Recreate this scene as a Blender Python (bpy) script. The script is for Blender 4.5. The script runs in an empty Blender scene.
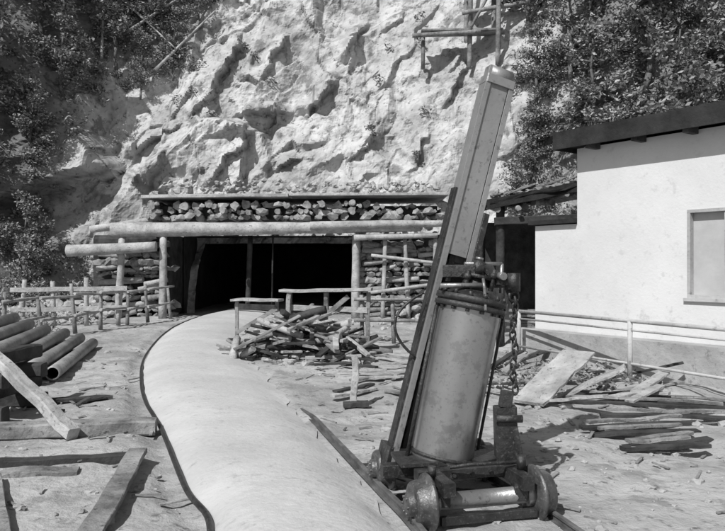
import bpy, bmesh, math, random
from mathutils import Vector, Matrix, noise, Quaternion
R = random.Random(7)
scene = bpy.context.scene
COL = scene.collection

# ------------------------------------------------------------ materials
def mat(name, c1, c2, scale=3.0, rough=0.9, bump=0.3, bscale=None, metal=0.0, detail=6, c3=None, stretch=None, lo=0.35, hi=0.65, spec=0.3, attr=None, s3=6.3, c4=None, p4=.54):
    m = bpy.data.materials.new(name); m.use_nodes = True
    nt = m.node_tree; N = nt.nodes; L = nt.links
    b = N['Principled BSDF']; b.inputs['Roughness'].default_value = rough
    b.inputs['Metallic'].default_value = metal
    b.inputs['Specular IOR Level'].default_value = spec
    tc = N.new('ShaderNodeTexCoord'); mp = N.new('ShaderNodeMapping')
    L.new(tc.outputs['Object'], mp.inputs['Vector'])
    if stretch: mp.inputs['Scale'].default_value = stretch
    n = N.new('ShaderNodeTexNoise'); n.inputs['Scale'].default_value = scale; n.inputs['Detail'].default_value = detail
    n.inputs['Roughness'].default_value = 0.65
    L.new(mp.outputs[0], n.inputs['Vector'])
    r = N.new('ShaderNodeValToRGB'); L.new(n.outputs['Fac'], r.inputs[0])
    r.color_ramp.elements[0].position = lo; r.color_ramp.elements[1].position = hi
    r.color_ramp.elements[0].color = (c1, c1, c1, 1); r.color_ramp.elements[1].color = (c2, c2, c2, 1)
    out = r.outputs[0]
    for cc, sc_, p0, p1 in ((c3, s3, .56, .68), (c4, s3*.23, p4, p4+.08)):
        if cc is None: continue
        n3 = N.new('ShaderNodeTexNoise'); n3.inputs['Scale'].default_value = scale * sc_; n3.inputs['Detail'].default_value = 6
        n3.inputs['Roughness'].default_value = .7
        L.new(mp.outputs[0], n3.inputs['Vector'])
        r3 = N.new('ShaderNodeValToRGB'); L.new(n3.outputs['Fac'], r3.inputs[0])
        r3.color_ramp.elements[0].position = p0; r3.color_ramp.elements[1].position = p1
        r3.color_ramp.elements[0].color = (0, 0, 0, 1); r3.color_ramp.elements[1].color = (1, 1, 1, 1)
        mx = N.new('ShaderNodeMixRGB'); L.new(r3.outputs[0], mx.inputs[0]); L.new(out, mx.inputs[1])
        mx.inputs[2].default_value = (cc, cc, cc, 1); out = mx.outputs[0]
    if attr:
        a = N.new('ShaderNodeAttribute'); a.attribute_name = attr
        mx = N.new('ShaderNodeMixRGB'); mx.blend_type = 'MULTIPLY'; mx.inputs[0].default_value = 1
        L.new(out, mx.inputs[1]); L.new(a.outputs['Color'], mx.inputs[2]); out = mx.outputs[0]
    L.new(out, b.inputs['Base Color'])
    if bump:
        nb = N.new('ShaderNodeTexNoise'); nb.inputs['Scale'].default_value = bscale or scale * 4; nb.inputs['Detail'].default_value = 6
        nb.inputs['Roughness'].default_value = .65
        L.new(mp.outputs[0], nb.inputs['Vector'])
        bp = N.new('ShaderNodeBump'); bp.inputs['Strength'].default_value = bump; bp.inputs['Distance'].default_value = 0.05
        L.new(nb.outputs['Fac'], bp.inputs['Height']); L.new(bp.outputs[0], b.inputs['Normal'])
    return m

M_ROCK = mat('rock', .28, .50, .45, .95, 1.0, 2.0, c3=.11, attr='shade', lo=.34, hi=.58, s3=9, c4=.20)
M_GROUND = mat('dirt', .24, .42, .55, .95, .9, 7, c3=.13, c4=.25, lo=.36, hi=.60, s3=9)
M_ROAD = mat('road_concrete', .42, .53, .7, .85, .35, 12, c3=.36, s3=12, c4=.45)
M_WOOD = mat('weathered_wood', .11, .32, 2.5, .85, .6, 8, c3=.06)
M_WOODL = mat('pale_wood', .24, .46, 2.5, .85, .6, 8, c3=.12)
M_WOODD = mat('dark_wood', .02, .07, 2.5, .9, .5, 8)
M_LOGEND = mat('log_end', .13, .42, 2.2, .9, .5, 10, c3=.04)
M_PLASTER = mat('white_plaster', .56, .66, .4, .9, .15, 20, c3=.52, s3=14)
M_RAILP = mat('faded_paint', .30, .48, 1.4, .7, .2, 20, c3=.2)
M_DARK = mat('tar_roof', .012, .035, 2, .8, .4, 10)
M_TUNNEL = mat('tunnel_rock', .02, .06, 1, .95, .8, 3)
M_STEEL = mat('painted_steel', .22, .32, 1.2, .42, .12, 30, spec=.5, c3=.14, s3=14, metal=.3)
M_CYL = mat('tank_paint', .30, .38, 1.0, .30, .05, 35, spec=.6, metal=.75, c3=.22, s3=30, c4=.27)
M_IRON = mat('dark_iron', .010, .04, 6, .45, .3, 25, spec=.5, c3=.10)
M_WHEEL = mat('worn_iron', .05, .14, 8, .38, .2, 40, spec=.5, c3=.26, metal=.4)
M_AXLE = mat('axle_steel', .22, .34, 3, .38, .15, 30, spec=.5, metal=.6, c3=.08)
M_RUST = mat('rail_steel', .05, .16, 4, .5, .3, 20)
M_BARK = mat('bark', .06, .18, 5, .95, .6, 14)
M_GLASS = mat('window_boarding', .38, .46, 2, .5, .1, 10)
M_STONE = mat('stone', .24, .44, 1.7, .95, .5, 9, c3=.12)

def leafmat(name, a, b):
    m = bpy.data.materials.new(name); m.use_nodes = True
    N = m.node_tree.nodes; L = m.node_tree.links
    bs = N['Principled BSDF']; bs.inputs['Roughness'].default_value = .6
    g = N.new('ShaderNodeNewGeometry'); r = N.new('ShaderNodeValToRGB')
    r.color_ramp.elements[0].color = (a, a, a, 1); r.color_ramp.elements[1].color = (b, b, b, 1)
    L.new(g.outputs['Random Per Island'], r.inputs[0]); L.new(r.outputs[0], bs.inputs['Base Color'])
    return m
M_LEAF = leafmat('leaves', .07, .38)
M_LEAFD = leafmat('leaves_dark', .05, .32)

# ------------------------------------------------------------ helpers
def empty(name, loc=(0, 0, 0), rotz=0):
    e = bpy.data.objects.new(name, None); e.location = loc; e.rotation_euler[2] = rotz
    e.empty_display_size = .3
    COL.objects.link(e); return e
def mkobj(name, verts, faces, m, parent=None, smooth=False):
    me = bpy.data.meshes.new(name); me.from_pydata([tuple(v) for v in verts], [], faces); me.update()
    if m: me.materials.append(m)
    if smooth:
        me.polygons.foreach_set('use_smooth', [True] * len(me.polygons))
    o = bpy.data.objects.new(name, me); COL.objects.link(o)
    if parent: o.parent = parent
    return o
class B:
    """mesh accumulator"""
    def __init__(s): s.v = []; s.f = []; s.sm = []
    def add(s, v, f, sm=False):
        k = len(s.v); s.v += [Vector(a) for a in v]; s.f += [[i + k for i in q] for q in f]; s.sm += [sm] * len(f)
    def frame(s, d, up=None):
        d = d.normalized(); u = Vector(up) if up is not None else (Vector((0, 0, 1)) if abs(d.z) < .95 else Vector((0, 1, 0)))
        x = d.cross(u).normalized(); y = x.cross(d).normalized(); return x, y
    def beam(s, a, b, w, h, up=None, bev=.0):
        a = Vector(a); b = Vector(b); x, y = s.frame(b - a, up); d = (b - a).normalized()
        c = bev if bev else min(w, h) * .06
        prof = [(-w/2+c, -h/2), (w/2-c, -h/2), (w/2, -h/2+c), (w/2, h/2-c), (w/2-c, h/2), (-w/2+c, h/2), (-w/2, h/2-c), (-w/2, -h/2+c)]
        v = [a + x*p[0] + y*p[1] for p in prof] + [b + x*p[0] + y*p[1] for p in prof]
        f = [[i, (i+1) % 8, 8+(i+1) % 8, 8+i] for i in range(8)] + [list(range(7, -1, -1)), list(range(8, 16))]
        s.add(v, f)
    def rough(s, a, b, w, h, seed=0, n=8, amp=.012):
        """hand-hewn timber: warped, uneven section"""
        a = Vector(a); b = Vector(b); x, y = s.frame(b-a); c = min(w, h)*.12
        prof = [(-w/2+c, -h/2), (w/2-c, -h/2), (w/2, -h/2+c), (w/2, h/2-c), (w/2-c, h/2), (-w/2+c, h/2), (-w/2, h/2-c), (-w/2, -h/2+c)]
        v = []; f = []
        for k in range(n+1):
            p = a.lerp(b, k/n); t = k*.7+seed*13.1
            ox = noise.noise(Vector((t*.5, 1, seed)))*amp*2; oy = noise.noise(Vector((t*.5, 7, seed)))*amp*2
            for i, q in enumerate(prof):
                j = noise.noise(Vector((t, i*1.7, seed)))*amp
                v.append(p+x*(q[0]+ox+j)+y*(q[1]+oy+j))
        for k in range(n):
            for i in range(8): f.append([k*8+i, k*8+(i+1) % 8, (k+1)*8+(i+1) % 8, (k+1)*8+i])
        f += [list(range(7, -1, -1)), [n*8+i for i in range(8)]]
        s.add(v, f)
    def rings(s, a, d, prof, n=24, up=None, jit=0, sm=True, cap=True):
        """prof list of (t along d, radius)"""
        a = Vector(a); d = Vector(d).normalized(); x, y = s.frame(d, up); v = []; f = []
        for k, (t, r) in enumerate(prof):
            for i in range(n):
                an = 2*math.pi*i/n; rr = r
                if jit: rr *= 1 + jit*noise.noise(Vector((math.cos(an)*1.3, math.sin(an)*1.3, t*1.5)) + a*3.1)*2
                v.append(a + d*t + x*math.cos(an)*rr + y*math.sin(an)*rr)
        for k in range(len(prof)-1):
            for i in range(n):
                j = (i+1) % n; f.append([k*n+i, k*n+j, (k+1)*n+j, (k+1)*n+i])
        s.add(v, f, sm)
        if cap:
            K = len(s.v) - len(v)
            s.f.append([K+i for i in range(n-1, -1, -1)]); s.sm.append(False)
            s.f.append([K+(len(prof)-1)*n+i for i in range(n)]); s.sm.append(False)
    def cyl(s, a, b, r, r2=None, n=20, jit=0):
        a = Vector(a); b = Vector(b); L = (b-a).length; r2 = r if r2 is None else r2
        k = 1 if not jit else max(3, int(L/.4))
        s.rings(a, b-a, [(L*i/k, r+(r2-r)*i/k) for i in range(k+1)], n, jit=jit)
    def tube(s, pts, r, n=8):
        for i in range(len(pts)-1): s.cyl(pts[i], pts[i+1], r, n=n)
    def sweep(s, pts, r, n=12):
        v = []; f = []
        for i, p in enumerate(pts):
            d = (pts[min(i+1, len(pts)-1)]-pts[max(i-1, 0)]); x, y = s.frame(d)
            for k in range(n):
                a = 2*math.pi*k/n; v.append(p+x*math.cos(a)*r+y*math.sin(a)*r)
        for i in range(len(pts)-1):
            for k in range(n): f.append([i*n+k, i*n+(k+1) % n, (i+1)*n+(k+1) % n, (i+1)*n+k])
        s.add(v, f, True)
    def lump(s, c, r, sc=(1, 1, 1), seed=0, sub=1):
        bm = bmesh.new(); bmesh.ops.create_icosphere(bm, subdivisions=sub+1, radius=1)
        v = []
        for q in bm.verts:
            k = r*(1+.8*noise.noise(q.co*1.3+Vector((seed*3.7, seed, 1))))
            v.append(Vector(c)+Vector((q.co.x*sc[0]*k, q.co.y*sc[1]*k, q.co.z*sc[2]*k)))
        s.add(v, [[q.index for q in f.verts] for f in bm.faces]); bm.free()
    def torus(s, c, q, R1, r, el=1.0, n=12, m=6):
        v = []; f = []
        for i in range(n):
            a = 2*math.pi*i/n
            for j in range(m):
                b = 2*math.pi*j/m
                p = Vector(((R1+r*math.cos(b))*math.cos(a), r*math.sin(b), (R1+r*math.cos(b))*math.sin(a)*el))
                v.append(Vector(c)+q @ p)
        for i in range(n):
            for j in range(m):
                f.append([i*m+j, i*m+(j+1) % m, ((i+1) % n)*m+(j+1) % m, ((i+1) % n)*m+j])
        s.add(v, f, True)
    def obj(s, name, m, parent=None):
        me = bpy.data.meshes.new(name); me.from_pydata([tuple(v) for v in s.v], [], s.f); me.update()
        me.materials.append(m); me.polygons.foreach_set('use_smooth', s.sm)
        o = bpy.data.objects.new(name, me); COL.objects.link(o)
        if parent: o.parent = parent
        return o
def sstep(a, b, x):
    t = min(1, max(0, (x-a)/(b-a))); return t*t*(3-2*t)

# ------------------------------------------------------------ terrain
def base_y(x):
    return 27.6 - 7*sstep(-9.2, -20, x) - 4.5*sstep(4.5, 14, x)
CELLS = {}
def cell(ix, iy):
    k = (ix, iy)
    if k not in CELLS:
        q = random.Random(ix*7349+iy*9151+5)
        CELLS[k] = (ix+q.random(), iy+q.random(), q.uniform(-1, 1), q.uniform(-1, 1), q.uniform(-1, 1))
    return CELLS[k]
def blocks(x, z, s, rot, asp, soft=.08):
    ca, sa = math.cos(rot), math.sin(rot)
    wx = x+.5*noise.noise(Vector((x*.4, z*.4, 3)))+.07*noise.noise(Vector((x*2.5, z*2.5, 3))); wz = z+.5*noise.noise(Vector((x*.4, z*.4, 9)))+.07*noise.noise(Vector((x*2.5, z*2.5, 8)))
    u = (wx*ca+wz*sa)/s; v = (-wx*sa+wz*ca)/(s*asp)
    iu, iv = math.floor(u), math.floor(v); L = []
    for a in (-1, 0, 1):
        for b in (-1, 0, 1):
            q = cell(iu+a, iv+b); L.append(((q[0]-u)**2+(q[1]-v)**2, q))
    L.sort(key=lambda t: t[0]); (d1, c1), (d2, c2) = L[0], L[1]
    e = math.sqrt(d2)-math.sqrt(d1); w = .5+.5*min(1, e/soft)
    f = lambda c: c[2]*.45 + c[3]*(u-c[0])*1.0+c[4]*(v-c[1])*1.0
    return f(c1)*w+f(c2)*(1-w), e
LEDGE = [(-7.3, 8.3, -5.6, 12.4, .8, 1.5), (-6.0, 5.4, -4.9, 7.9, .6, 1.1), (-5.4, 8.4, -3.4, 8.6, .75, 1.0), (-2.5, 8.6, -1.2, 10.0, .9, 1.1), (-.3, 6.4, .7, 8.2, .4, 1.0),
         (-4.4, 10.2, -3.6, 12.4, .5, .8), (-10.2, 6.9, -8.2, 7.9, .6, 1.2), (-9.0, 5.1, -8.2, 6.6, .5, .8), (2.1, 6.0, 3.0, 7.6, .35, .9), (3.8, 9, 4.6, 11, .4, .8), (-.6, 11.6, .2, 13.5, .4, .9), (-3.9, 6.0, -2.7, 6.3, .5, .8)]
def ledges(x, z):
    t = 0; cr_ = 0
    nx_ = .4*noise.noise(Vector((x*.9, z*.9, 31)))+.2*noise.noise(Vector((x*2.3, z*2.3, 3)))
    nz_ = .35*noise.noise(Vector((x*.9, z*.9, 41)))+.2*noise.noise(Vector((x*2.3, z*2.3, 13)))
    x += nx_; z += nz_
    for ax_, az, bx, bz, amp, wd in LEDGE:
        dx, dz = bx-ax_, bz-az; L = math.hypot(dx, dz); dx /= L; dz /= L
        s = (x-ax_)*dx+(z-az)*dz; n = -(x-ax_)*dz+(z-az)*dx
        if s < -.6 or s > L+.6 or n < -.3 or n > wd: continue
        en = sstep(-.6, .5, s)*(1-sstep(L-.5, L+.6, s))
        t += amp*en*(sstep(-.07, .04, n)*(1-sstep(.1, wd, n)))
        cr_ = max(cr_, en*max(0, 1-abs(n+.05)/.07))
    return t, cr_
def cliff(x, z):
    y = base_y(x) + z*.42
    y += 1.0*noise.noise(Vector((x*.12, z*.12, 2.5))) * min(1, z/3)
    b1, e1 = blocks(x, z, 2.7, -.5, 1.9)
    b2, e2 = blocks(x+40, z+11, 1.05, -.42, 1.6)
    b3, e3 = blocks(x+80, z+31, .45, -.5, 1.5, .12)
    k = .3+.7*sstep(-.25, .3, noise.noise(Vector((x*.16, z*.2, 7.7))))
    k2 = sstep(-.25, .35, noise.noise(Vector((x*.3, z*.3, 17.7))))
    y -= 1.25*b1*k + .52*b2*(.35+.65*k) + .17*b3*(.2+.8*k2)
    y -= .30*(noise.fractal(Vector((x*.5, z*.5, 1.2)), .85, 2.0, 7))
    l, lc = ledges(x, z); y -= l
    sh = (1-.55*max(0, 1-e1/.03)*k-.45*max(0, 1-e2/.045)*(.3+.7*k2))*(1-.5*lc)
    return y, sh
xs = []; x = -46
while x <= 46:
    xs.append(x); x += .075 if -12 < x < 8 else (.18 if -15 < x < 15 else .6)
zs = []; z = -.6
while z < 14.6: zs.append(z); z += .08
while z < 30: zs.append(z); z += .8
V = []; SH = []; nx = len(xs)
TX0, TX1, TZ = -6.62, -.28, 2.75
for z in zs:
    for x in xs:
        y, sh = cliff(x, max(z, 0))
        if -9 < x < 3.6 and z < 4.6: y = max(y, 27.7)
        V.append((x, y, z)); SH.append(sh)
nz = len(zs)
for k, (yy, zz) in enumerate([(8, 31), (30, 33), (120, 36), (300, 38)]):
    for x in xs: V.append((x*(1+k*.8), base_y(x)+12+yy, zz)); SH.append(1)
F = []
for j in range(nz+3):
    for i in range(nx-1):
        if j < nz-1 and TX0 < xs[i] < TX1-.1 and zs[j] < TZ: continue
        F.append((j*nx+i, j*nx+i+1, (j+1)*nx+i+1, (j+1)*nx+i))
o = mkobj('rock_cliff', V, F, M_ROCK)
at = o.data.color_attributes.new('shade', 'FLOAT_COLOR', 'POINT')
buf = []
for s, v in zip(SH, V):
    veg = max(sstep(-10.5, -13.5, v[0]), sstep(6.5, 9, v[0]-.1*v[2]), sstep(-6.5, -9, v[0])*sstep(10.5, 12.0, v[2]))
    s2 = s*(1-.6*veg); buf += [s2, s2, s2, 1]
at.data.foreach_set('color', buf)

# ground sheet
ROAD = [(-.45, .95, 1.5), (-.75, .62, 3.2), (-1.02, .27, 4.9), (-1.42, .02, 5.8), (-2.22, -.56, 7.9), (-2.85, -.95, 9.4), (-3.38, -1.35, 10.9), (-4.05, -2.0, 13.1), (-4.6, -2.55, 15.4), (-5.2, -3.1, 18.5), (-5.6, -3.4, 21.5), (-5.75, -3.2, 24.8), (-5.5, -2.9, 28), (-5.2, -2.6, 33)]
def cr(p, t):
    i = min(max(int(t), 0), len(p)-2); f = t-i
    P = [Vector(p[max(0, min(len(p)-1, k))]) for k in (i-1, i, i+1, i+2)]
    return .5*((2*P[1])+(P[2]-P[0])*f+(2*P[0]-5*P[1]+4*P[2]-P[3])*f*f+(3*P[1]-P[0]-3*P[2]+P[3])*f**3)
RS = [cr(ROAD, k/12) for k in range((len(ROAD)-1)*12+1)]
def roadx(y):
    for a, b in zip(RS, RS[1:]):
        if a.z <= y <= b.z:
            t = (y-a.z)/(b.z-a.z+1e-9); return a.x+(b.x-a.x)*t, a.y+(b.y-a.y)*t
    return None
def gh(x, y):
    h = .07*noise.noise(Vector((x*.5, y*.5, 0)))+.03*noise.noise(Vector((x*1.7, y*1.7, 4)))+.02*noise.noise(Vector((x*4.5, y*4.5, 4)))
    h += .012*noise.noise(Vector((x*9, y*9, 2)))
    h += .10*sstep(1.8, 3.5, x)*sstep(5, 8, y)*noise.noise(Vector((x*.9, y*.9, 8)))*2
    return h
def ghr(x, y):
    h = gh(x, y)*sstep(60, 20, abs(x)+abs(y-12)); rx = roadx(y)
    if rx:
        d = max(rx[0]-x, x-rx[1]); h = h*sstep(-.1, .35, d) - .03*sstep(.15, -.05, d)
        if 0 < rx[0]-x < .3: h -= .05*math.sin(math.pi*(rx[0]-x)/.3)
        if 0 <= x-rx[1] < .5 and y > 8: h += .03*sstep(.5, 0, x-rx[1])
    return h
def axis(lo, hi, st, far):
    a = []; t = lo
    while t <= hi: a.append(t); t += st
    s = st
    b = [a[-1]]
    while b[-1] < far: s *= 1.5; b.append(b[-1]+s)
    c = [a[0]]; s = st
    while c[-1] > -far: s *= 1.5; c.append(c[-1]-s)
    return c[:0:-1]+a+b[1:]
gx = axis(-10, 8, .065, 420); gy = axis(2.5, 29, .085, 420)
GV = [(x, y, ghr(x, y)) for y in gy for x in gx]
GF = []; n = len(gx)
for j in range(len(gy)-1):
    for i in range(n-1): GF.append((j*n+i, j*n+i+1, (j+1)*n+i+1, (j+1)*n+i))
mkobj('ground', GV, GF, M_GROUND, smooth=True)

# crowned pavement with a rolled left edge
rv = []; rf = []
CRWN = .15
for p in RS:
    w = p.y-p.x; prof = [(0, -.12)]
    for q in (0, .004, .015, .035, .07, .13, .2, .3, .42, .55, .68, .8, .9, .97, 1):
        prof.append((w*q, .03*(q < .9)+CRWN*((1-(1-q/.35)**2.5 if q < .35 else 1) if q < .42 else max(0, 1-((q-.42)/.58)**2.0))))
    for a, b in prof:
        e_ = a > w*.9
        jx = (.12 if e_ else .02)*noise.noise(Vector((p.x+a, p.z*2.2, 1)))
        rv.append((p.x+a+jx, p.z, b+.012*noise.noise(Vector((p.x*2+a*4, p.z*3, 0)))))
k = 16
for j in range(len(RS)-1):
    for i in range(k-1): rf.append((j*k+i, j*k+i+1, (j+1)*k+i+1, (j+1)*k+i))
mkobj('road', rv, rf, M_ROAD, smooth=True)
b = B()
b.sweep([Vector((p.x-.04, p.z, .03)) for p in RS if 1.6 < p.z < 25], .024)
b.obj('road_edge_shadow_line', M_IRON)  # added dark tube imitating the shadowed gutter line along the road edge

# rails under the rig
trk = empty('rail_track')
def rail(name, pts):
    b = B()
    for a, c in zip(pts, pts[1:]):
        a = Vector(a); c = Vector(c); b.beam(a, c, .07, .014); b.beam(a+Vector((0, 0, .025)), c+Vector((0, 0, .025)), .014, .05); b.beam(a+Vector((0, 0, .055)), c+Vector((0, 0, .055)), .036, .018)
    return b.obj(name, M_RUST, trk)
rail('rail_1', [(p.y+.09, p.z, .03-.12*sstep(8, 9.6, p.z)) for p in RS if 3.0 < p.z < 9.7])
rail('rail_2', [(1.78, 3.4, .02), (1.56, 4.3, .02), (1.34, 5.2, .02), (1.1, 6.1, .01), (.86, 7.0, -.01), (.62, 8, -.06)])
b = B()
for i, t in enumerate([3.7, 4.45, 5.75, 6.6]):
    c = Vector((.95-.255*(t-5), t, -.035)); d = Vector((.967, .255, 0)); b.rough(c-d*.55, c+d*.75, .16, .1, i)
b.obj('sleepers', M_WOODD, trk)

# ------------------------------------------------------------ tunnel portal
portal = empty('tunnel_portal', (0, 0, 0))
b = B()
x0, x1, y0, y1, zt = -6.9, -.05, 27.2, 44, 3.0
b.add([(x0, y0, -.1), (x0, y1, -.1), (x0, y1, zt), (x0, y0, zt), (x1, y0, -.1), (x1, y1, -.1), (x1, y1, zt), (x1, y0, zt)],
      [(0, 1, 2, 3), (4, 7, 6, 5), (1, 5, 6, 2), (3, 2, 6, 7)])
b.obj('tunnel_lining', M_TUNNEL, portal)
b = B()
for z0_, xa, xb in ((3.54, -7.75, 2.85), (3.76, -7.7, 2.8), (3.98, -7.6, 2.75)):
    x = xa
    while x < xb:
        r = R.uniform(.06, .16); x += r
        zc = z0_+R.uniform(-.06, .06); yf = 24.8+R.uniform(-.3, .3)
        if R.random() < .45: b.cyl((x, yf, zc), (x+R.uniform(-.1, .1), 27.9, zc+.05), r, n=9, jit=.3)
        elif R.random() < .7: b.lump((x, yf+.1, zc), r*1.2, (1.4, 1, .9), x*7, 0)
        x += r*R.uniform(.85, 1.5)
b.obj('roof_logs', M_LOGEND, portal)
b = B(); b.beam((-7.6, 26.6, 3.75), (2.7, 26.6, 3.75), 2.4, .5); b.obj('roof_fill', M_WOODD, portal)
b = B(); b.rough((-7.75, 25.0, 4.27), (-2.6, 24.95, 4.31), .7, .12, 1); b.rough((-2.57, 24.95, 4.33), (3.0, 24.95, 4.36), .7, .10, 2)
b.beam((-7.7, 26.6, 4.28), (3.0, 26.6, 4.36), 2.5, .12)
b.obj('roof_boards', M_WOODL, portal)
b = B(); b.cyl((-8.7, 24.5, 3.08), (2.0, 24.45, 3.2), .26, .17, jit=.09, n=16)
b.cyl((-1.8, 24.25, 3.22), (2.9, 24.3, 3.3), .15, .12, jit=.1, n=12)
b.cyl((-.3, 24.4, 2.82), (2.6, 24.45, 2.9), .11, .09, jit=.1, n=12)
b.cyl((-10.1, 24.1, 2.35), (-7.1, 24.25, 2.5), .2, .17, jit=.07, n=16)
b.cyl((-9.5, 24.6, 3.1), (-7.4, 24.8, 3.45), .13, .12, jit=.1, n=12)
b.obj('lintel_log', M_WOODL, portal)
b = B()
b.cyl((-6.95, 24.5, 0), (-6.92, 24.5, 2.9), .14, .12, jit=.08, n=14)
b.cyl((-.25, 24.7, 0), (-.22, 24.7, 2.92), .15, .13, jit=.08, n=14)
b.cyl((-8.5, 24.5, 0), (-8.35, 24.5, 2.9), .12, .12, jit=.08, n=12)
b.obj('posts', M_WOODL, portal)
b = B()
b.cyl((-4.4, 27.0, 0), (-4.3, 27.0, 3.0), .1, jit=.05, n=10); b.cyl((-3.35, 26, 0), (-3.3, 26, 3.0), .03, n=8)
b.beam((-4.7, 26, .35), (-3.2, 25.8, .3), .15, .2)
b.obj('inner_props', M_WOODD, portal)
def crib(name, xa, xb, seed):
    rr = random.Random(seed); b = B(); z = .1; b2 = B()
    while z < 2.7:
        r = rr.uniform(.06, .14); x = xa
        while x < xb:
            L = rr.uniform(.5, 1.7)
            if rr.random() < .55:
                (b if rr.random() < .5 else b2).cyl((x, 25.1+rr.uniform(-.4, .1), z+rr.uniform(-.05, .05)), (min(x+L, xb+.3), 25.1+rr.uniform(-.4, .1), z+rr.uniform(-.15, .15)), r, r*rr.uniform(.7, 1), n=9, jit=.15)
            else:
                for q in range(5): b2.lump((x+L*q/5, 25.1, z), r*1.5, (1.3, 1, .8), q+z*9+x, 0)
            x += L+.05
        z += r*2.1
    b.obj(name, M_WOODL, portal); b2.obj(name+'_aged', M_WOOD, portal)
crib('crib_wall_1', .0, 2.6, 3); crib('crib_wall_2', -9.4, -7.2, 4)
b = B()
for x, a in ((.7, .1), (1.6, -.12), (2.5, .05)): b.cyl((x, 24.6, 0), (x+a, 24.6, 2.8), .075, n=9, jit=.1)
b.cyl((.2, 24.4, .9), (3.2, 24.3, 1.3), .06, n=9, jit=.1); b.cyl((.3, 24.35, 2.2), (2.9, 24.4, 1.9), .06, n=9, jit=.1)
b.obj('braces', M_WOODL, portal)
b = B()
for x0, x1 in ((-9.7, -6.95), (0, 3.3)):
    b.beam((x0, 26.5, 1.5), (x1, 26.5, 1.5), 2.2, 2.9)
b.obj('side_fill', M_WOODD, portal)

b = B()
for i in range(900):
    t = R.random()
    if t < .3: x = R.uniform(-8, 3); y = R.uniform(26, 28.5); z = 4.35+(y-26)*.35+R.uniform(-.05, .1); r = R.uniform(.03, .16)
    elif t < .6: x = R.uniform(-13, -8.8); y = 25.5-R.random()*3.0*R.random(); z = max(0, (y-24)*.4)*R.random(); r = R.uniform(.05, .25)
    elif t < .85: x = R.uniform(1, 7); y = R.uniform(22, 26.5); z = max(0, (y-23.5)*.3)*R.random(); r = R.uniform(.05, .25)
    else: x = R.uniform(-3.2, 1); y = R.uniform(17, 24); z = 0.02; r = R.uniform(.03, .12)
    b.lump((x, y, z), r, (1, R.uniform(.6, 1.2), R.uniform(.5, .9)), i, 0)
b.obj('rubble', M_STONE)

# ------------------------------------------------------------ fence left
fence = empty('timber_fence', (0, 0, 0))
A = Vector((-8.75, 15.2, 0)); C = Vector((-6.6, 24.3, 0)); b = B()
P = [A.lerp(C, i/7)+Vector((R.uniform(-.08, .08), R.uniform(-.2, .2), 0)) for i in range(8)]
for p in P: b.cyl(p, p+Vector((R.uniform(-.12, .12), R.uniform(-.05, .05), 1.2+R.uniform(-.15, .2))), .06, .045, n=9, jit=.12)
b.obj('posts', M_WOOD, fence); b = B()
for z in (.5, 1.05):
    for p, q in zip(P, P[1:]):
        b.cyl(p+Vector((.07, -.2, z+R.uniform(-.08, .08))), q+Vector((.07, .2, z+R.uniform(-.08, .08))), .045, .03, n=8, jit=.15)
b.obj('rails', M_WOODL, fence)
fence = empty('timber_fence', (0, 0, 0)); b = B()
P = [Vector((-10.4+i*.95, 21.5+.1*i, 0)) for i in range(4)]
for p in P: b.cyl(p, p+Vector((R.uniform(-.1, .1), 0, 1.3+R.uniform(-.2, .2))), .07, n=9, jit=.1)
for z in (.5, 1.1):
    b.rough(P[0]+Vector((-.3, -.1, z)), P[-1]+Vector((.3, -.1, z+.05)), .04, .14, z)
b.obj('frame', M_WOODL, fence)

# ------------------------------------------------------------ pipe stack left
ls = empty('pipe_stack'); dirv = Vector((-.235, 1, 0)).normalized()
side = Vector((-1, -.235, 0)).normalized()
base = Vector((-4.75, 10.3, 0))
rows = [(0, .11, 1.1), (.27, .23, .7), (.56, .36, .5), (.86, .49, .2), (1.16, .62, .3), (1.46, .75, 0), (1.76, .88, .1), (2.06, 1.0, 0)]
b = B(); bi_ = B()
def pipe(p, q, r):
    d = (q-p).normalized(); L = (q-p).length
    b.rings(p, d, [(0, r*.8), (0, r), (L, r), (L, r*.8)], 24, cap=False)
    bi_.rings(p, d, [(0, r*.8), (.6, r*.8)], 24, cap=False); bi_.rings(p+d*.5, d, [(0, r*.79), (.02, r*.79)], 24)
for o_, z_, s_ in rows:
    p = base+side*o_+dirv*s_+Vector((0, 0, z_)); pipe(p, p+dirv*(5.0+R.uniform(-.5, .4)), .115)
    if o_ > .3:
        q = base+side*(o_+.1)+dirv*(s_+.4)+Vector((0, 0, z_-.25)); pipe(q, q+dirv*4.8, .115)
b.obj('pipes', mat('pipe_steel', .20, .36, 2, .5, .2, 14, c3=.1, metal=.3), ls)
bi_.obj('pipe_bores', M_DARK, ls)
b = B()
for t in (1.4, 4.6):
    p = base+dirv*t; b.rough(p+Vector((0, 0, -.08)), p+side*2.4+Vector((0, 0, .85)), .12, .12)
    b.rough(p+side*1.2, p+side*1.2+Vector((0, 0, .36)), .12, .12); b.rough(p+side*2.2, p+side*2.2+Vector((0, 0, .75)), .12, .12)
b.obj('skids', M_WOODD, ls)
TS = [0]
def timber(name, a, c, w, h, m=M_WOODL, up=None):
    TS[0] += 1; b = B(); b.rough(a, c, w, h, TS[0], 12, min(.018, h*.2)); return b.obj(name, m)
timber('leaning_beam', (-4.9, 8.6, 1.12), (-3.05, 7.45, .08), .15, .13, M_WOODL)
timber('timber_beam', (-4.9, 7.35, .07), (-2.3, 7.85, .07), .22, .16, M_WOOD)
timber('timber_beam', (-4.4, 6.15, .04), (-2.15, 6.6, .05), .12, .1, M_WOODD)
timber('timber_beam', (-4.3, 5.8, .03), (-2.5, 6.2, .03), .16, .08, M_WOOD)
timber('timber_plank', (-1.75, 4.3, .05), (-2.1, 6.6, .12), .17, .05, M_WOOD)
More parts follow.
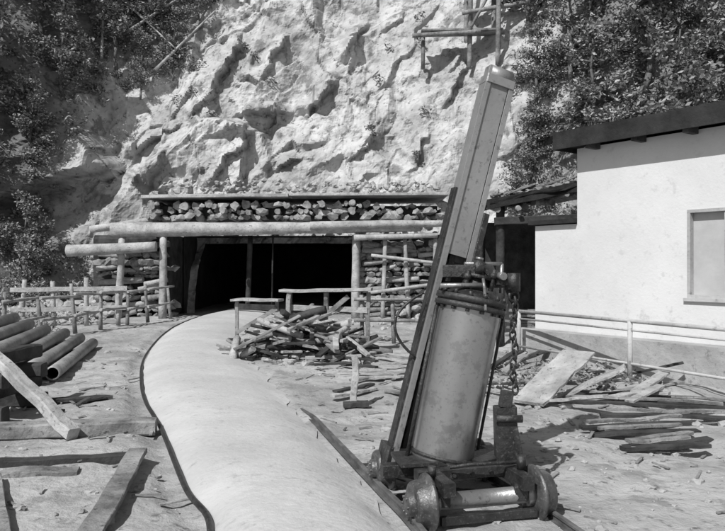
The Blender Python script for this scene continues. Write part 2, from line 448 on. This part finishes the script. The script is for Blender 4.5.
timber('timber_plank', (-3.1, 5.9, .08), (-2.3, 4.5, .05), .13, .05, M_WOOD)
timber('timber_plank', (-3.4, 9.6, .05), (-4.6, 9.2, .07), .14, .05, M_WOODD)
for i in range(14):
    x = R.uniform(-5.2, -2.6); y = R.uniform(5.2, 9.8)
    if x > roadx(y)[0]-.6: continue
    a = R.uniform(-.5, 3); L = R.uniform(.3, 1.1); z = gh(x, y)+.03
    timber('scrap_plank', (x, y, z), (x+math.cos(a)*L*.5, y+math.sin(a)*L*.5, z+R.uniform(0, .08)), R.uniform(.05, .14), .03, R.choice([M_WOOD, M_WOODD, M_WOODD]))
cr_ = empty('shadow_hollow_crib'); b = B()  # dark beams added to stand in for a shadowed hollow
for k in range(4):
    z = .1+.2*k
    if k % 2 == 0:
        for y in (8.3, 9.3): b.rough((-6.2, y, z), (-4.15, y-.1, z), .18, .18, k+y)
    else:
        for x in (-5.9, -4.5): b.rough((x, 8.0, z), (x+.05, 9.6, z), .18, .18, k-x)
b.obj('beams', M_WOODD, cr_)

# ------------------------------------------------------------ woodpile centre
wp = empty('scrap_timber_pile'); b = B(); b2 = B(); b3_ = B()
for i in range(150):
    c = Vector((R.uniform(-2.6, .1), R.uniform(13.4, 15.6), 0)); h = .8*math.exp(-((c.x+1.2)/1.05)**2)
    c.z = .05+R.random()*h; a = R.uniform(-.7, .7)+(math.pi/2 if R.random() < .35 else 0); L = R.uniform(.25, 1.1)
    d = Vector((math.cos(a), math.sin(a), R.uniform(-.5, .5)))*L
    q = R.choice([b, b3_, b3_, b2])
    if R.random() < .4: q.cyl(c-d*.5, c+d*.5, R.uniform(.03, .08), n=8, jit=.15)
    else: q.rough(c-d*.6, c+d*.6, R.uniform(.05, .16), R.uniform(.025, .06), i, 4)
b.obj('pieces', M_WOODL, wp); b2.obj('pieces_dark', M_WOODD, wp); b3_.obj('pieces_aged', M_WOOD, wp)
b = B()
for i in range(90):
    b.lump((R.uniform(-2.8, .2), R.uniform(13.0, 15), .03), R.uniform(.03, .11), (1, 1, .7), i, 0)
b.obj('chips', M_STONE, wp)
wb = empty('work_bench'); b = B()
b.rough((-1.75, 15.2, 1.3), (.2, 15.0, 1.34), .5, .06, 5); b.rough((-1.6, 15.1, .95), (.1, 14.95, .9), .05, .12, 6)
b.obj('top', M_WOODL, wb); b = B()
for x in (-1.6, -.8, .1):
    b.rough((x, 15.0, 0), (x+.03, 15.0, 1.27), .09, .09, x); b.rough((x, 15.3, 0), (x+.03, 15.3, 1.27), .09, .09, x+4)
b.rough((-1.6, 14.93, .1), (-.3, 14.93, 1.2), .03, .1)
b.obj('legs', M_WOOD, wb)
tr = empty('trestle'); b = B(); b.rough((-3.2, 17.5, 1.0), (-2.0, 17.3, 1.0), .5, .06, 7)
b.obj('top', M_WOODL, tr); b = B(); b.beam((-3.1, 17.4, 0), (-3.1, 17.4, .97), .08, .08); b.beam((-2.1, 17.3, 0), (-2.1, 17.3, .97), .08, .08); b.beam((-3.1, 17.35, .2), (-2.1, 17.25, .8), .03, .1)
b.obj('legs', M_WOOD, tr)
f3 = empty('timber_fence'); b = B()
P = [Vector((.0+i*.75, 16.8-.1*i, 0)) for i in range(4)]
for p in P: b.cyl(p, p+Vector((R.uniform(-.05, .05), 0, 1.15)), .05, n=9, jit=.1)
for z in (.55, 1.05): b.cyl(P[0]+Vector((-.2, -.08, z)), P[-1]+Vector((.3, -.08, z)), .04, n=8, jit=.1)
b.obj('frame', M_WOOD, f3)
mp_ = empty('marker_post'); b = B(); b.rough((-.12, 9.3, -.05), (-.09, 9.3, .66), .09, .08, 3); b.obj('post', M_WOODL, mp_)
b = B(); b.rough((-.25, 9.22, .03), (.08, 9.25, .03), .16, .07, 2); b.obj('foot', M_WOODD, mp_)
for i in range(18):
    x = R.uniform(-.9, .9); y = R.uniform(9.5, 14); a = R.uniform(-.9, .9)
    timber('timber_plank', (x, y, .04+.004*i), (x+math.cos(a)*.8, y+math.sin(a)*.8, .05+.004*i), .1, .035, R.choice([M_WOODL, M_WOOD, M_WOODD]))

# ------------------------------------------------------------ white building
bl = empty('white_building'); O = Vector((3.96, 13, 0)); dw = Vector((.588, -.809, 0)); inn = Vector((.809, .588, 0)); Z = Vector((0, 0, 1))
def W(t, s, z): return O+dw*t+inn*s+Z*z
def wbox(b, t0, t1, s0, s1, z0, z1, dz=0):
    v = [W(t0, s0, z0), W(t1, s0, z0), W(t1, s1, z0), W(t0, s1, z0), W(t0, s0, z1), W(t1, s0, z1), W(t1, s1, z1+dz), W(t0, s1, z1+dz)]
    b.add(v, [(0, 3, 2, 1), (4, 5, 6, 7), (0, 1, 5, 4), (1, 2, 6, 5), (2, 3, 7, 6), (3, 0, 4, 7)])
WT0, WT1, WZ0, WZ1 = 2.12, 3.35, 1.33, 2.74
b = B()
wbox(b, 0, WT0, 0, .2, 0, 4.0); wbox(b, WT1, 7, 0, .2, 0, 4.0); wbox(b, WT0, WT1, 0, .2, 0, WZ0); wbox(b, WT0, WT1, 0, .2, WZ1, 4.0)
wbox(b, 0, .2, .2, 5, 0, 4.1, .3); wbox(b, 6.8, 7, .2, 5, 0, 4.1, .3); wbox(b, .2, 6.8, 4.8, 5, 0, 4.4)
b.obj('walls', M_PLASTER, bl)
b = B(); wbox(b, -.25, 7.4, -.32, 5.3, 4.06, 4.12, .45); b.obj('roof', M_DARK, bl)
b = B(); wbox(b, -.27, 7.42, -.36, -.325, 3.98, 4.3); wbox(b, -.29, -.255, -.32, 5.3, 3.98, 4.28, .45); b.obj('fascia', M_DARK, bl)
b = B()
for i in range(8): wbox(b, .4+i*.9, .5+i*.9, -.3, -.003, 3.93, 4.05)
b.obj('rafters', M_WOODD, bl)
b = B(); fw = .05
wbox(b, WT0, WT0+fw, -.02, .08, WZ0, WZ1); wbox(b, WT1-fw, WT1, -.02, .08, WZ0, WZ1); wbox(b, WT0+fw, WT1-fw, -.02, .08, WZ1-fw, WZ1); wbox(b, WT0+fw, WT1-fw, -.02, .08, WZ0, WZ0+fw)
wbox(b, (WT0+WT1)/2-.03, (WT0+WT1)/2+.03, .0, .07, WZ0+fw, WZ1-fw)
wbox(b, WT0-.05, WT1+.05, -.05, -.022, WZ0-.05, WZ0)
b.obj('window_frame', M_RAILP, bl)
b = B(); wbox(b, WT0, WT1, .09, .11, WZ0, WZ1); b.obj('window_shutter', M_GLASS, bl)
b = B(); wbox(b, -1.0, -.003, .02, 3, 0, 2.62, .1); b.obj('annex', M_PLASTER, bl)
b = B(); wbox(b, -1.1, -.005, -.08, 3.1, 2.64, 2.72, .1); b.obj('annex_roof', M_DARK, bl)
b = B(); wbox(b, -1.3, 7.2, -.35, -.004, -.1, .62); b.obj('plinth', mat('plinth_concrete', .26, .40, 1.5, .9, .4, 10, c3=.18), bl)

rl = empty('pipe_railing'); b = B()
A = Vector((2.95, 13.3, 0)); C = Vector((5.6, 8.0, 0))
for z, r in ((.99, .03), (.85, .018), (.33, .022)): b.cyl(A+Z*z, C+Z*z, r, n=10)
for k in (0, .45, 1): 
    p = A.lerp(C, k); b.cyl(p, p+Z*.99, .04, n=10)
b.obj('rails', M_RAILP, rl)

# dark-roofed shed between the rig and the building
sh = empty('timber_shed'); b = B()
for i in range(11): 
    x = 3.05+i*.22; b.cyl((x, 16.0+R.uniform(-.3, .3), 3.05+R.uniform(-.05, .08)+.05*i), (x+R.uniform(-.1, .1), 19.2, 3.6), R.uniform(.05, .09), n=9, jit=.2)
b.obj('roof_poles', M_WOOD, sh)
b = B()
b.rough((2.85, 17.3, 3.28), (5.7, 17.3, 3.82), 3.0, .07, 4, 12, .04)
b.rough((2.8, 15.85, 3.22), (5.7, 15.85, 3.78), .06, .22, 6, 10, .02)
b.obj('roof', M_DARK, sh)
b = B()
for i in range(60): 
    x = R.uniform(2.9, 5.4); b.lump((x, R.uniform(15.9, 18.0), 3.36+(x-2.85)*.19+R.uniform(-.02, .06)), R.uniform(.04, .13), (1.3, 1, .6), i, 0)
for i in range(9):
    x = R.uniform(2.9, 4.6); y = R.uniform(15.9, 17.5); b.rough((x, y, 3.42+(x-2.85)*.19), (x+R.uniform(.4, 1), y+R.uniform(-.2, .4), 3.5+(x-2.0)*.19), .12, .04, i, 4)
b.obj('roof_ballast', M_WOOD, sh)
b = B()
for x, y in ((3.15, 16.1), (5.2, 16.1), (3.15, 18.9), (5.3, 18.9)): b.cyl((x, y, 0), (x, y, 3.2), .1, n=10, jit=.05)
b.rough((3.0, 16.0, 2.85), (5.4, 16.0, 2.95), .14, .18)
b.obj('posts', M_WOODD, sh)
b = B()
b.beam((3.1, 19.0, 1.5), (5.5, 19.0, 1.5), .1, 3.0); b.beam((5.5, 16.2, 1.5), (5.5, 18.9, 1.5), .1, 3.0)
b.obj('back_wall', M_WOODD, sh)
b = B()
for i in range(10):
    z = .1+.14*i*.5; b.rough((3.5+R.uniform(0, .3), 17.6+R.uniform(-.3, .3), z), (5.0, 17.6+R.uniform(-.3, .3), z), .2, .06, i)
b.obj('stored_boards', M_WOOD, sh)

# planks & debris right
pl = empty('plank_stack'); b = B()
S = [(2.45, 7.9, 3.85, 8.1), (2.5, 7.7, 3.7, 7.75), (2.65, 7.25, 3.7, 7.5), (2.6, 7.05, 3.5, 7.15), (2.9, 8.6, 4.6, 8.3), (2.6, 9.4, 4.7, 8.8), (3.0, 10.0, 5.0, 9.2)]
for i, (a, c, d, e) in enumerate(S): 
    z = .05+gh((a+d)/2, (c+e)/2)+.02; b.rough((a, c, z), (d, e, z+.02), .12, .04, i)
b.obj('planks', M_WOODD, pl); b = B()
for i, (a, c, d, e) in enumerate(S): 
    z = .09+gh((a+d)/2, (c+e)/2)+.03; b.rough((a+.1, c+.08, z), (d-.15, e+.1, z+.02), .07, .035, i+20)
b.obj('planks_top', M_WOOD, pl)
b = B()
b.rough((2.15, 9.2, .05), (3.1, 10.1, .62), .5, .04, 3, 10, .02); b.rough((2.7, 9.7, .03), (3.5, 9.4, .5), .4, .04, 4)
b.obj('tilted_board', M_WOODL)
b = B()
def clear(x, y, m=.15):
    rx = roadx(y); return not (rx[0]-m < x < rx[1]+m)
for i in range(1500):
    if i % 3 == 0: x = R.uniform(1.5, 4.6); y = R.uniform(5.2, 12.8)
    else: x = R.uniform(-6.5, 3.6); y = 4.6+12*R.random()**1.5
    if not clear(x, y): continue
    r = .008+.04*R.random()**4*(1.6 if x > 1.5 and y > 8 else 1)
    b.lump((x, y, gh(x, y)+r*.2), r, (1.3, 1, .7), i, 1 if r > .02 else 0)
b.obj('loose_stones', M_STONE)
for i in range(24):
    x = R.uniform(1.7, 4.2); y = R.uniform(9, 13); a = R.uniform(-1, 1); z = gh(x, y)+.05
    timber('scrap_plank', (x, y, z), (x+math.cos(a)*R.uniform(.5, 1.4), y+math.sin(a)*.9, z+R.uniform(0, .35)), R.uniform(.06, .18), .035, R.choice([M_WOODL, M_WOOD, M_WOODD]))
b = B()
for i in range(260):
    x = R.uniform(-6, 3.5); y = R.uniform(4.8, 14)
    if not clear(x, y): continue
    a = R.uniform(0, 3.1); L = R.uniform(.05, .3); z = gh(x, y)+.015
    b.beam((x, y, z), (x+math.cos(a)*L, y+math.sin(a)*L, z+R.uniform(0, .03)), R.uniform(.015, .04), .012)
b.obj('wood_splinters', M_WOOD)

# ------------------------------------------------------------ drilling rig on rail wheels
rig = empty('drilling_rig')
yaw = math.radians(14.8); ex = Vector((math.cos(yaw), math.sin(yaw), 0)); ey = Vector((-math.sin(yaw), math.cos(yaw), 0)); F0 = Vector((.855, 5.06, .18))
def Lc(x, y, z): return F0+ex*x+ey*y+Z*z
bw = B(); ba = B()
for yy, sc in ((0, 1.0), (.95, .9)):
    for sgn in (-1, 1):
        c = Lc(sgn*.47, yy, 0 if yy == 0 else -.01)
        prof = [(-.08, .06*sc), (-.075, .195*sc), (-.06, .207*sc), (-.045, .205*sc), (-.03, .17*sc), (.04, .16*sc), (.055, .15*sc), (.06, .12*sc), (.05, .10*sc), (.06, .085*sc), (.09, .08*sc), (.105, .06*sc), (.11, .02)]
        bw.rings(c, ex*sgn, prof, 36)
        for k in range(6):
            an = k*math.pi/3; q = c+ex*sgn*.085+(ey*math.cos(an)+Z*math.sin(an))*.06*sc; bw.cyl(q, q+ex*sgn*.03, .010, n=6)
    ba.rings(Lc(-.40, yy, 0), ex, [(0, .085), (.06, .085), (.065, .062), (.74, .062), (.745, .085), (.8, .085)], 24)
bw.obj('wheels', M_WHEEL, rig); ba.obj('axles', M_AXLE, rig)
bf = B()
for sx in (-.3, .3):
    bf.beam(Lc(sx, -.14, .12), Lc(sx, 1.12, .12), .09, .1)
    for yy in (0, .95): bf.beam(Lc(sx, yy, -.02), Lc(sx, yy, .1), .1, .14)
bf.beam(Lc(-.42, .22, .13), Lc(.42, .22, .13), .1, .08); bf.beam(Lc(-.42, .7, .13), Lc(.42, .7, .13), .12, .08)
bf.beam(Lc(-.6, .5, .10), Lc(.1, .46, .10), .1, .1); bf.beam(Lc(-.5, .46, .19), Lc(.0, .42, .19), .36, .03)
bf.beam(Lc(-.35, -.1, -.1), Lc(.38, -.1, -.1), .04, .06)
bf.beam(Lc(.05, .35, .16), Lc(.42, .5, .16), .25, .06)
for q in range(5): bf.cyl(Lc(-.3+.15*q, .17, .13), Lc(-.3+.15*q, .14, .13), .016, n=6)
bf.sweep([Lc(-.2, .12, .2), Lc(-.05, .09, .22), Lc(.1, .08, .22), Lc(.28, .1, .21), Lc(.36, .14, .2), Lc(.42, .3, .25)], .014)
bf.cyl(Lc(.34, .05, .17), Lc(.34, .05, .27), .035, n=12); bf.cyl(Lc(-.36, .05, .17), Lc(-.36, .05, .24), .03, n=12)
bf.obj('chassis', M_IRON, rig)
c0 = Vector((.605, 5.5, .31)); c1 = Vector((.865, 5.56, 1.6)); ax = (c1-c0).normalized(); H = (c1-c0).length
bc = B(); r = .242
bc.rings(c0, ax, [(-.03, .12), (0, .19), (.02, r*.93), (.04, r*.99), (.05, r), (H-.10, r), (H-.095, r)], 64)
bc.obj('cylinder', M_CYL, rig)
bd = B()
bd.rings(c0, ax, [(H-.10, r+.005), (H-.095, r+.04), (H-.06, r+.04), (H-.055, r+.015), (H-.045, r+.015), (H-.04, r+.04), (H-.0, r+.04), (H+.005, r-.02), (H+.05, r-.08), (H+.06, .08)], 48)
bd.rings(c0, ax, [(.06, r+.002), (.062, r+.012), (.085, r+.012), (.087, r+.002)], 48, cap=False)
x_, y_ = bd.frame(ax)
for k in range(14):
    an = k*math.pi/7; q = c0+ax*(H-.0)+(x_*math.cos(an)+y_*math.sin(an))*(r+.015); bd.cyl(q, q+ax*.035, .016, n=6); bd.cyl(q-ax*.12, q-ax*.09, .016, n=6)
top = c0+ax*(H+.05)
bd.cyl(top, top+ax*.10, .1, n=20); bd.cyl(top+ax*.1, top+ax*.13, .13, n=20); bd.cyl(top+ax*.13, top+ax*.24, .05, n=12)
bd.beam(top+ax*.16-ex*.02, top+ax*.16-ex*.25+ey*.1, .1, .1)
bd.beam(top+ax*.06+ex*.1, top+ax*.06+ex*.24, .06, .07); bd.beam(top+ax*.2+ex*.02, top+ax*.04+ex*.22, .025, .03)
for k in (-1, 1): bd.cyl(top+ex*.11*k-ey*.08, top+ex*.11*k-ey*.08+ax*.17, .022, n=8); bd.cyl(top+ex*.11*k-ey*.08+ax*.1, top+ex*.11*k-ey*.08+ax*.14, .035, n=6)
bd.obj('cylinder_head', M_IRON, rig)
bd = B()
bd.tube([top+ax*.05-ex*.33-ey*.1, top+ax*.05+ex*.02-ey*.13], .018); bd.tube([top+ax*.22-ex*.12, top+ax*.22+ex*.2, top-ax*.02+ex*.24], .014)
bd.cyl(top+ax*.25, top+ax*.27, .03, n=12); bd.tube([top+ax*.1-ey*.14, top+ax*.02-ey*.2, top-ax*.14-ey*.29], .012)
bd.cyl(top+ax*.12+ex*.15-ey*.1, top+ax*.12+ex*.15-ey*.18, .03, n=12)
bd.obj('valve_pipes', M_AXLE, rig)
bs = B()
bs.cyl(c0-ex*.285+ax*.02, c0-ex*.285+ax*(H-.06), .016, n=10)
bs.cyl(c0+ex*.27-ey*.06+ax*.1, c0+ex*.27-ey*.06+ax*(H-.06), .012, n=8)
bs.obj('tie_rods', M_IRON, rig)
# mast : channel section
m0 = Vector((.32, 5.80, .24)); m1 = Vector((1.13, 6.0, 3.40)); md = (m1-m0).normalized()
fx = ex-md*ex.dot(md); fx.normalize(); fy = md.cross(fx).normalized()
if fy.y > 0: fy = -fy
def Mp(t, a, c): return m0+md*t+fx*a+fy*c
ML = (m1-m0).length
bm_ = B()
def mbeam(b, t0, t1, a, c, w, h): b.beam(Mp(t0, a, c), Mp(t1, a, c), w, h, up=fy)
mbeam(bm_, 0, ML, .0, -.02, .23, .02)
mbeam(bm_, 0, ML, -.118, .04, .018, .14); mbeam(bm_, 0, ML, .118, .04, .018, .14)
for sg in (-1, 1): mbeam(bm_, 0, ML, sg*.108, .115, .045, .012)
mbeam(bm_, 1.75, ML-.03, .0, .098, .165, .012)
bm_.obj('mast', M_STEEL, rig)
bi = B()
mbeam(bi, .05, 1.85, -.02, .03, .05, .06); mbeam(bi, 0, 2.3, -.14, .03, .02, .10)
mbeam(bi, 1.55, 2.15, .155, .06, .05, .16)
for t in (.3, .75, 1.2, 1.65): mbeam(bi, t, t+.05, 0, .02, .2, .06)
mbeam(bi, 1.52, 1.64, .1, .15, .30, .1)
bi.obj('mast_guides', M_IRON, rig)
bb = B()
mbeam(bb, ML-.05, ML+.02, 0, .05, .26, .16)
bb.cyl(Mp(ML+.05, -.1, .05), Mp(ML+.05, .1, .05), .07, n=20); mbeam(bb, ML, ML+.1, -.11, .05, .02, .1); mbeam(bb, ML, ML+.1, .11, .05, .02, .1)
bb.obj('mast_sheave', M_STEEL, rig)
bb = B(); bb.beam(Mp(0, 0, 0)-md*.1, Mp(.12, 0, 0), .36, .24, up=fy)
bb.beam(Mp(1.0, .05, -.05), Lc(-.05, 1.05, .15), .06, .06)
bb.beam(Mp(.6, .1, .02), c0+ax*.5, .1, .1); bb.beam(Mp(1.5, .1, .02), c0+ax*(H-.15), .08, .1)
bb.obj('mast_brackets', M_IRON, rig)
hb = B(); pts = []
h0 = Vector((.48, 5.7, 1.62)); h1 = Vector((.42, 5.72, 1.12))
for i in range(17):
    t = i/16; p = h0.lerp(h1, t); p += Vector((-.19, -.05, .02))*math.sin(math.pi*t)**.8; pts.append(p)
hb.sweep(pts, .012); hb.obj('hose', M_IRON, rig)
ar = B(); cx = Vector((1.17, 5.45, 1.70))
ar.beam(top+ax*.08+ex*.1, cx+Z*.02, .04, .05); ar.cyl(cx-Z*.05, cx+Z*.09, .05, n=12)
ar.torus(cx-Z*.09, Quaternion((0, 0, 1), .3), .04, .012)
ar.obj('chain_arm', M_IRON, rig)
cb = B(); z = 1.58; k = 0
while z > .84:
    cb.torus((cx.x+.012*math.sin(k*1.1), cx.y, z), Quaternion((0, 0, 1), (.3 if k % 2 else .3+math.pi/2)), .024, .009, el=1.5, n=12, m=6); z -= .053; k += 1
cb.obj('chain', M_IRON, rig)
tb = B(); q = Vector((1.12, 5.45, .88))
tb.beam(q, q+Vector((-.02, 0, -.12)), .09, .09); tb.beam(q+Vector((-.02, 0, -.12)), q+Vector((.0, .02, -.65)), .17, .13, bev=.02); tb.beam(q+Vector((.03, -.02, -.2)), q+Vector((.09, -.02, -.5)), .05, .08)
tb.cyl(q+Vector((-.1, -.07, -.2)), q+Vector((.1, -.07, -.2)), .03, n=10)
tb.beam(q+Vector((-.0, .02, -.6)), Lc(.3, .4, .15), .08, .08)
tb.obj('hanging_clamp', M_IRON, rig)

# ------------------------------------------------------------ scaffold on cliff
sc = empty('timber_scaffold'); b = B()
def cy(x, z): return cliff(x, z)[0]
for x in (4.75, 5.9):
    for dy in (-.3, .9):
        b.cyl((x, cy(x, 11.7)+dy-.6, 10.6), (x+.1, cy(x, 11.7)+dy-.6, 16.5), .11, n=9, jit=.05)
yy = cy(5, 11.7)-1.05
b.cyl((2.2, yy, 12.0), (5.2, yy-.1, 12.15), .1, n=9, jit=.05); b.cyl((4.4, yy, 13.0), (7.6, yy-.1, 13.5), .1, n=9, jit=.05)
b.beam((2.6, yy+.4, 12.25), (6.2, yy+.4, 12.3), .9, .08); b.beam((4.5, yy+.4, 14.6), (7.4, yy+.4, 14.7), .9, .08)
b.cyl((4.7, yy-.05, 12.2), (6.0, yy-.05, 14.6), .07, n=8)
b.cyl((2.7, yy+.3, 10.6), (2.7, yy+.3, 12.3), .09, n=8)
b.obj('frame', M_WOOD, sc)

# ------------------------------------------------------------ vegetation
def leaves(b_v, b_f, c, rad, n, size, rr, flat=1.0):
    for i in range(n):
        d = Vector((rr.gauss(0, 1), rr.gauss(0, 1), rr.gauss(0, 1))).normalized()*rad*rr.random()**.4
        d.z *= flat; p = c+d; s = size*rr.uniform(.5, 1.3)
        u = Vector((rr.gauss(0, 1), rr.gauss(0, 1), rr.gauss(0, .6))).normalized(); w = u.cross(Vector((rr.gauss(0, .6), rr.gauss(-.3, .6), rr.gauss(.6, .6)))).normalized()
        k = len(b_v); b_v += [p-u*s, p-w*s*.45, p+u*s, p+w*s*.45]; b_f.append((k, k+1, k+2, k+3))
def tree_meshes(seed, H=7, crown=2.4, leafn=90, size=.12):
    rr = random.Random(seed); b = B(); lv = []; lf = []
    pts = [Vector((0, 0, -1))]
    for i in range(1, 9): pts.append(Vector((pts[-1].x+rr.uniform(-.15, .2), pts[-1].y+rr.uniform(-.15, .15), -1+(H+1)*i/8)))
    for i in range(8): b.cyl(pts[i], pts[i+1], .13*(1-i/8.5)+.02, .13*(1-(i+1)/8.5)+.02, n=8)
    for i in range(26):
        t = rr.uniform(.2, 1); k = min(7, int(t*8)); p = pts[k].lerp(pts[k+1], t*8-k)
        a = rr.uniform(0, 6.28); L = crown*(1.15-t*.75)*rr.uniform(.5, 1.1); q = p
        dd = Vector((math.cos(a), math.sin(a), rr.uniform(.1, .6))).normalized()
        for s in range(3):
            n_ = q+dd*L/3; b.cyl(q, n_, .05*(1-s/3)+.01, .05*(1-(s+1)/3)+.01, n=5); q = n_
            dd = (dd+Vector((rr.uniform(-.4, .4), rr.uniform(-.4, .4), rr.uniform(-.2, .3)))).normalized()
            if s > 0 or rr.random() < .4:
                leaves(lv, lf, q, rr.uniform(.35, .8), leafn, size, rr, .7)
    return b, lv, lf
TM = []
for s in range(4):
    b, lv, lf = tree_meshes(100+s, H=[7, 6, 8, 5.5][s], crown=[2.4, 2.6, 2.2, 2.3][s], leafn=75)
    t = b.obj('tmp', M_BARK); tm = t.data; bpy.data.objects.remove(t)
    me = bpy.data.meshes.new('crown'); me.from_pydata([tuple(v) for v in lv], [], lf); me.materials.append(M_LEAF if s % 2 == 0 else M_LEAFD); TM.append((tm, me))
def put_tree(x, z, s, k, dy=0, ry=0):
    e = empty('tree', (x, cliff(x, z)[0]+dy, z), R.uniform(0, 6)); e.scale = (s, s, s); e.rotation_euler[0] = ry
    for nme, me in zip(('trunk', 'crown'), TM[k]):
        o = bpy.data.objects.new(nme, me); COL.objects.link(o); o.parent = e
for x, z, s, k in [(9.0, 5.5, .8, 0), (11.5, 5, .9, 1), (8.5, 9, .75, 2), (11, 9.5, .9, 3), (13.5, 8, .9, 0), (7.4, 12.0, .7, 1), (10, 12.5, .9, 2), (13, 12.5, 1, 3), (16, 6, 1, 1), (16, 11, 1, 0), (8.5, 15.5, .9, 0), (7.0, 5.6, .5, 3), (6.4, 3.4, .5, 1), (7.2, 8.6, .5, 0)]:
    put_tree(x, z, s, k, -.3)
for x, z, s, k in [(-12.6, 9, .6, 1), (-14.5, 8, .9, 3), (-11, 11.2, .6, 3), (-13.5, 11.5, .8, 1), (-14.8, 4, .7, 0), (-12.9, 4.2, .5, 2), (-12.6, 1.5, .5, 1), (-9.2, 12.2, .55, 1), (-16, 14, 1, 2), (-7.6, 13.4, .5, 3), (-12.2, -.2, .45, 0), (-10.8, 13.6, .6, 0), (-13, 6.4, .5, 3), (-8.6, 10.6, .35, 0), (-9.9, 9.6, .35, 2)]:
    put_tree(x, z, s, k, -.3)
lv = []; lf = []; rr = random.Random(5); cnt = 0
while cnt < 720:
    x = rr.uniform(-17, 16); z = rr.uniform(0, 16)
    nz_ = noise.noise(Vector((x*.35, z*.35, 5)))
    left = (-10.2-x)/2.4+nz_*1.2 + (1.5 if z > 10.0+nz_*1.5 and x < -5.8 else 0) - (.4 if 5 < z < 8 and x > -11.5 else 0)
    right = (x-5.6-.08*z)/2.2+nz_*.9
    v = max(left, right)
    if v < rr.uniform(.1, .8) and (rr.random() > .14 or z < 5 or nz_ < .05): continue
    y = cliff(x, z)[0]; c = Vector((x, y-.15, z+.1)); leaves(lv, lf, c, rr.uniform(.25, .75) if v > .3 else rr.uniform(.15, .35), 90 if v > .3 else 34, .085, rr, .7); cnt += 1
mkobj('hillside_undergrowth', lv, lf, M_LEAFD)
lv = []; lf = []
for i in range(60):
    x = rr.uniform(1.8, 4.4); y = 11.5+rr.uniform(-1.5, 1.5); leaves(lv, lf, Vector((x, y, .12)), .18, 14, .05, rr, .7)
for i in range(90):
    x = rr.uniform(-10.5, -7.2); y = rr.uniform(13, 23)
    leaves(lv, lf, Vector((x-1.4, y, .2)), .45, 50, .07, rr, .8)
mkobj('weeds', lv, lf, M_LEAFD)
b = B()
for x0, z0, x1, z1 in [(-10.6, 12.3, -7.8, 14.8), (-11.6, 14.6, -8.4, 11.6), (-9.3, 10.6, -6.8, 13.6), (-11.5, 11, -11.8, 15)]:
    b.cyl((x0, cy(x0, z0)-.6, z0), (x1, cy(x1, z1)-.7, z1), .07, .03, n=8, jit=.1)
b.obj('fallen_trunks', M_WOODL)

# ------------------------------------------------------------ light, sky, camera
sd = Vector((-.36, -.60, .76)).normalized()
w = bpy.data.worlds.new('World'); scene.world = w; w.use_nodes = True; N = w.node_tree.nodes; L = w.node_tree.links
sky = N.new('ShaderNodeTexSky'); sky.sky_type = 'NISHITA'; sky.sun_disc = False
sky.sun_elevation = math.asin(sd.z); sky.sun_rotation = math.atan2(sd.x, sd.y)
bw_ = N.new('ShaderNodeRGBToBW'); L.new(sky.outputs[0], bw_.inputs[0]); L.new(bw_.outputs[0], N['Background'].inputs[0]); N['Background'].inputs[1].default_value = .09
sl = bpy.data.lights.new('sun', 'SUN'); sl.energy = 4.7; sl.angle = math.radians(.5); sl.color = (1, 1, 1)
so = bpy.data.objects.new('sun', sl); so.rotation_euler = (-sd).to_track_quat('-Z', 'Y').to_euler(); so.location = (-20, -20, 40); COL.objects.link(so)
cam = bpy.data.cameras.new('camera'); cam.lens = 35; cam.sensor_width = 36; cam.clip_end = 2000
co = bpy.data.objects.new('camera', cam); co.location = (0, 0, 1.85); co.rotation_euler = (math.radians(90), 0, 0); COL.objects.link(co)
scene.camera = co
scene.view_settings.view_transform = 'Standard'; scene.view_settings.look = 'None'; scene.view_settings.exposure = 0
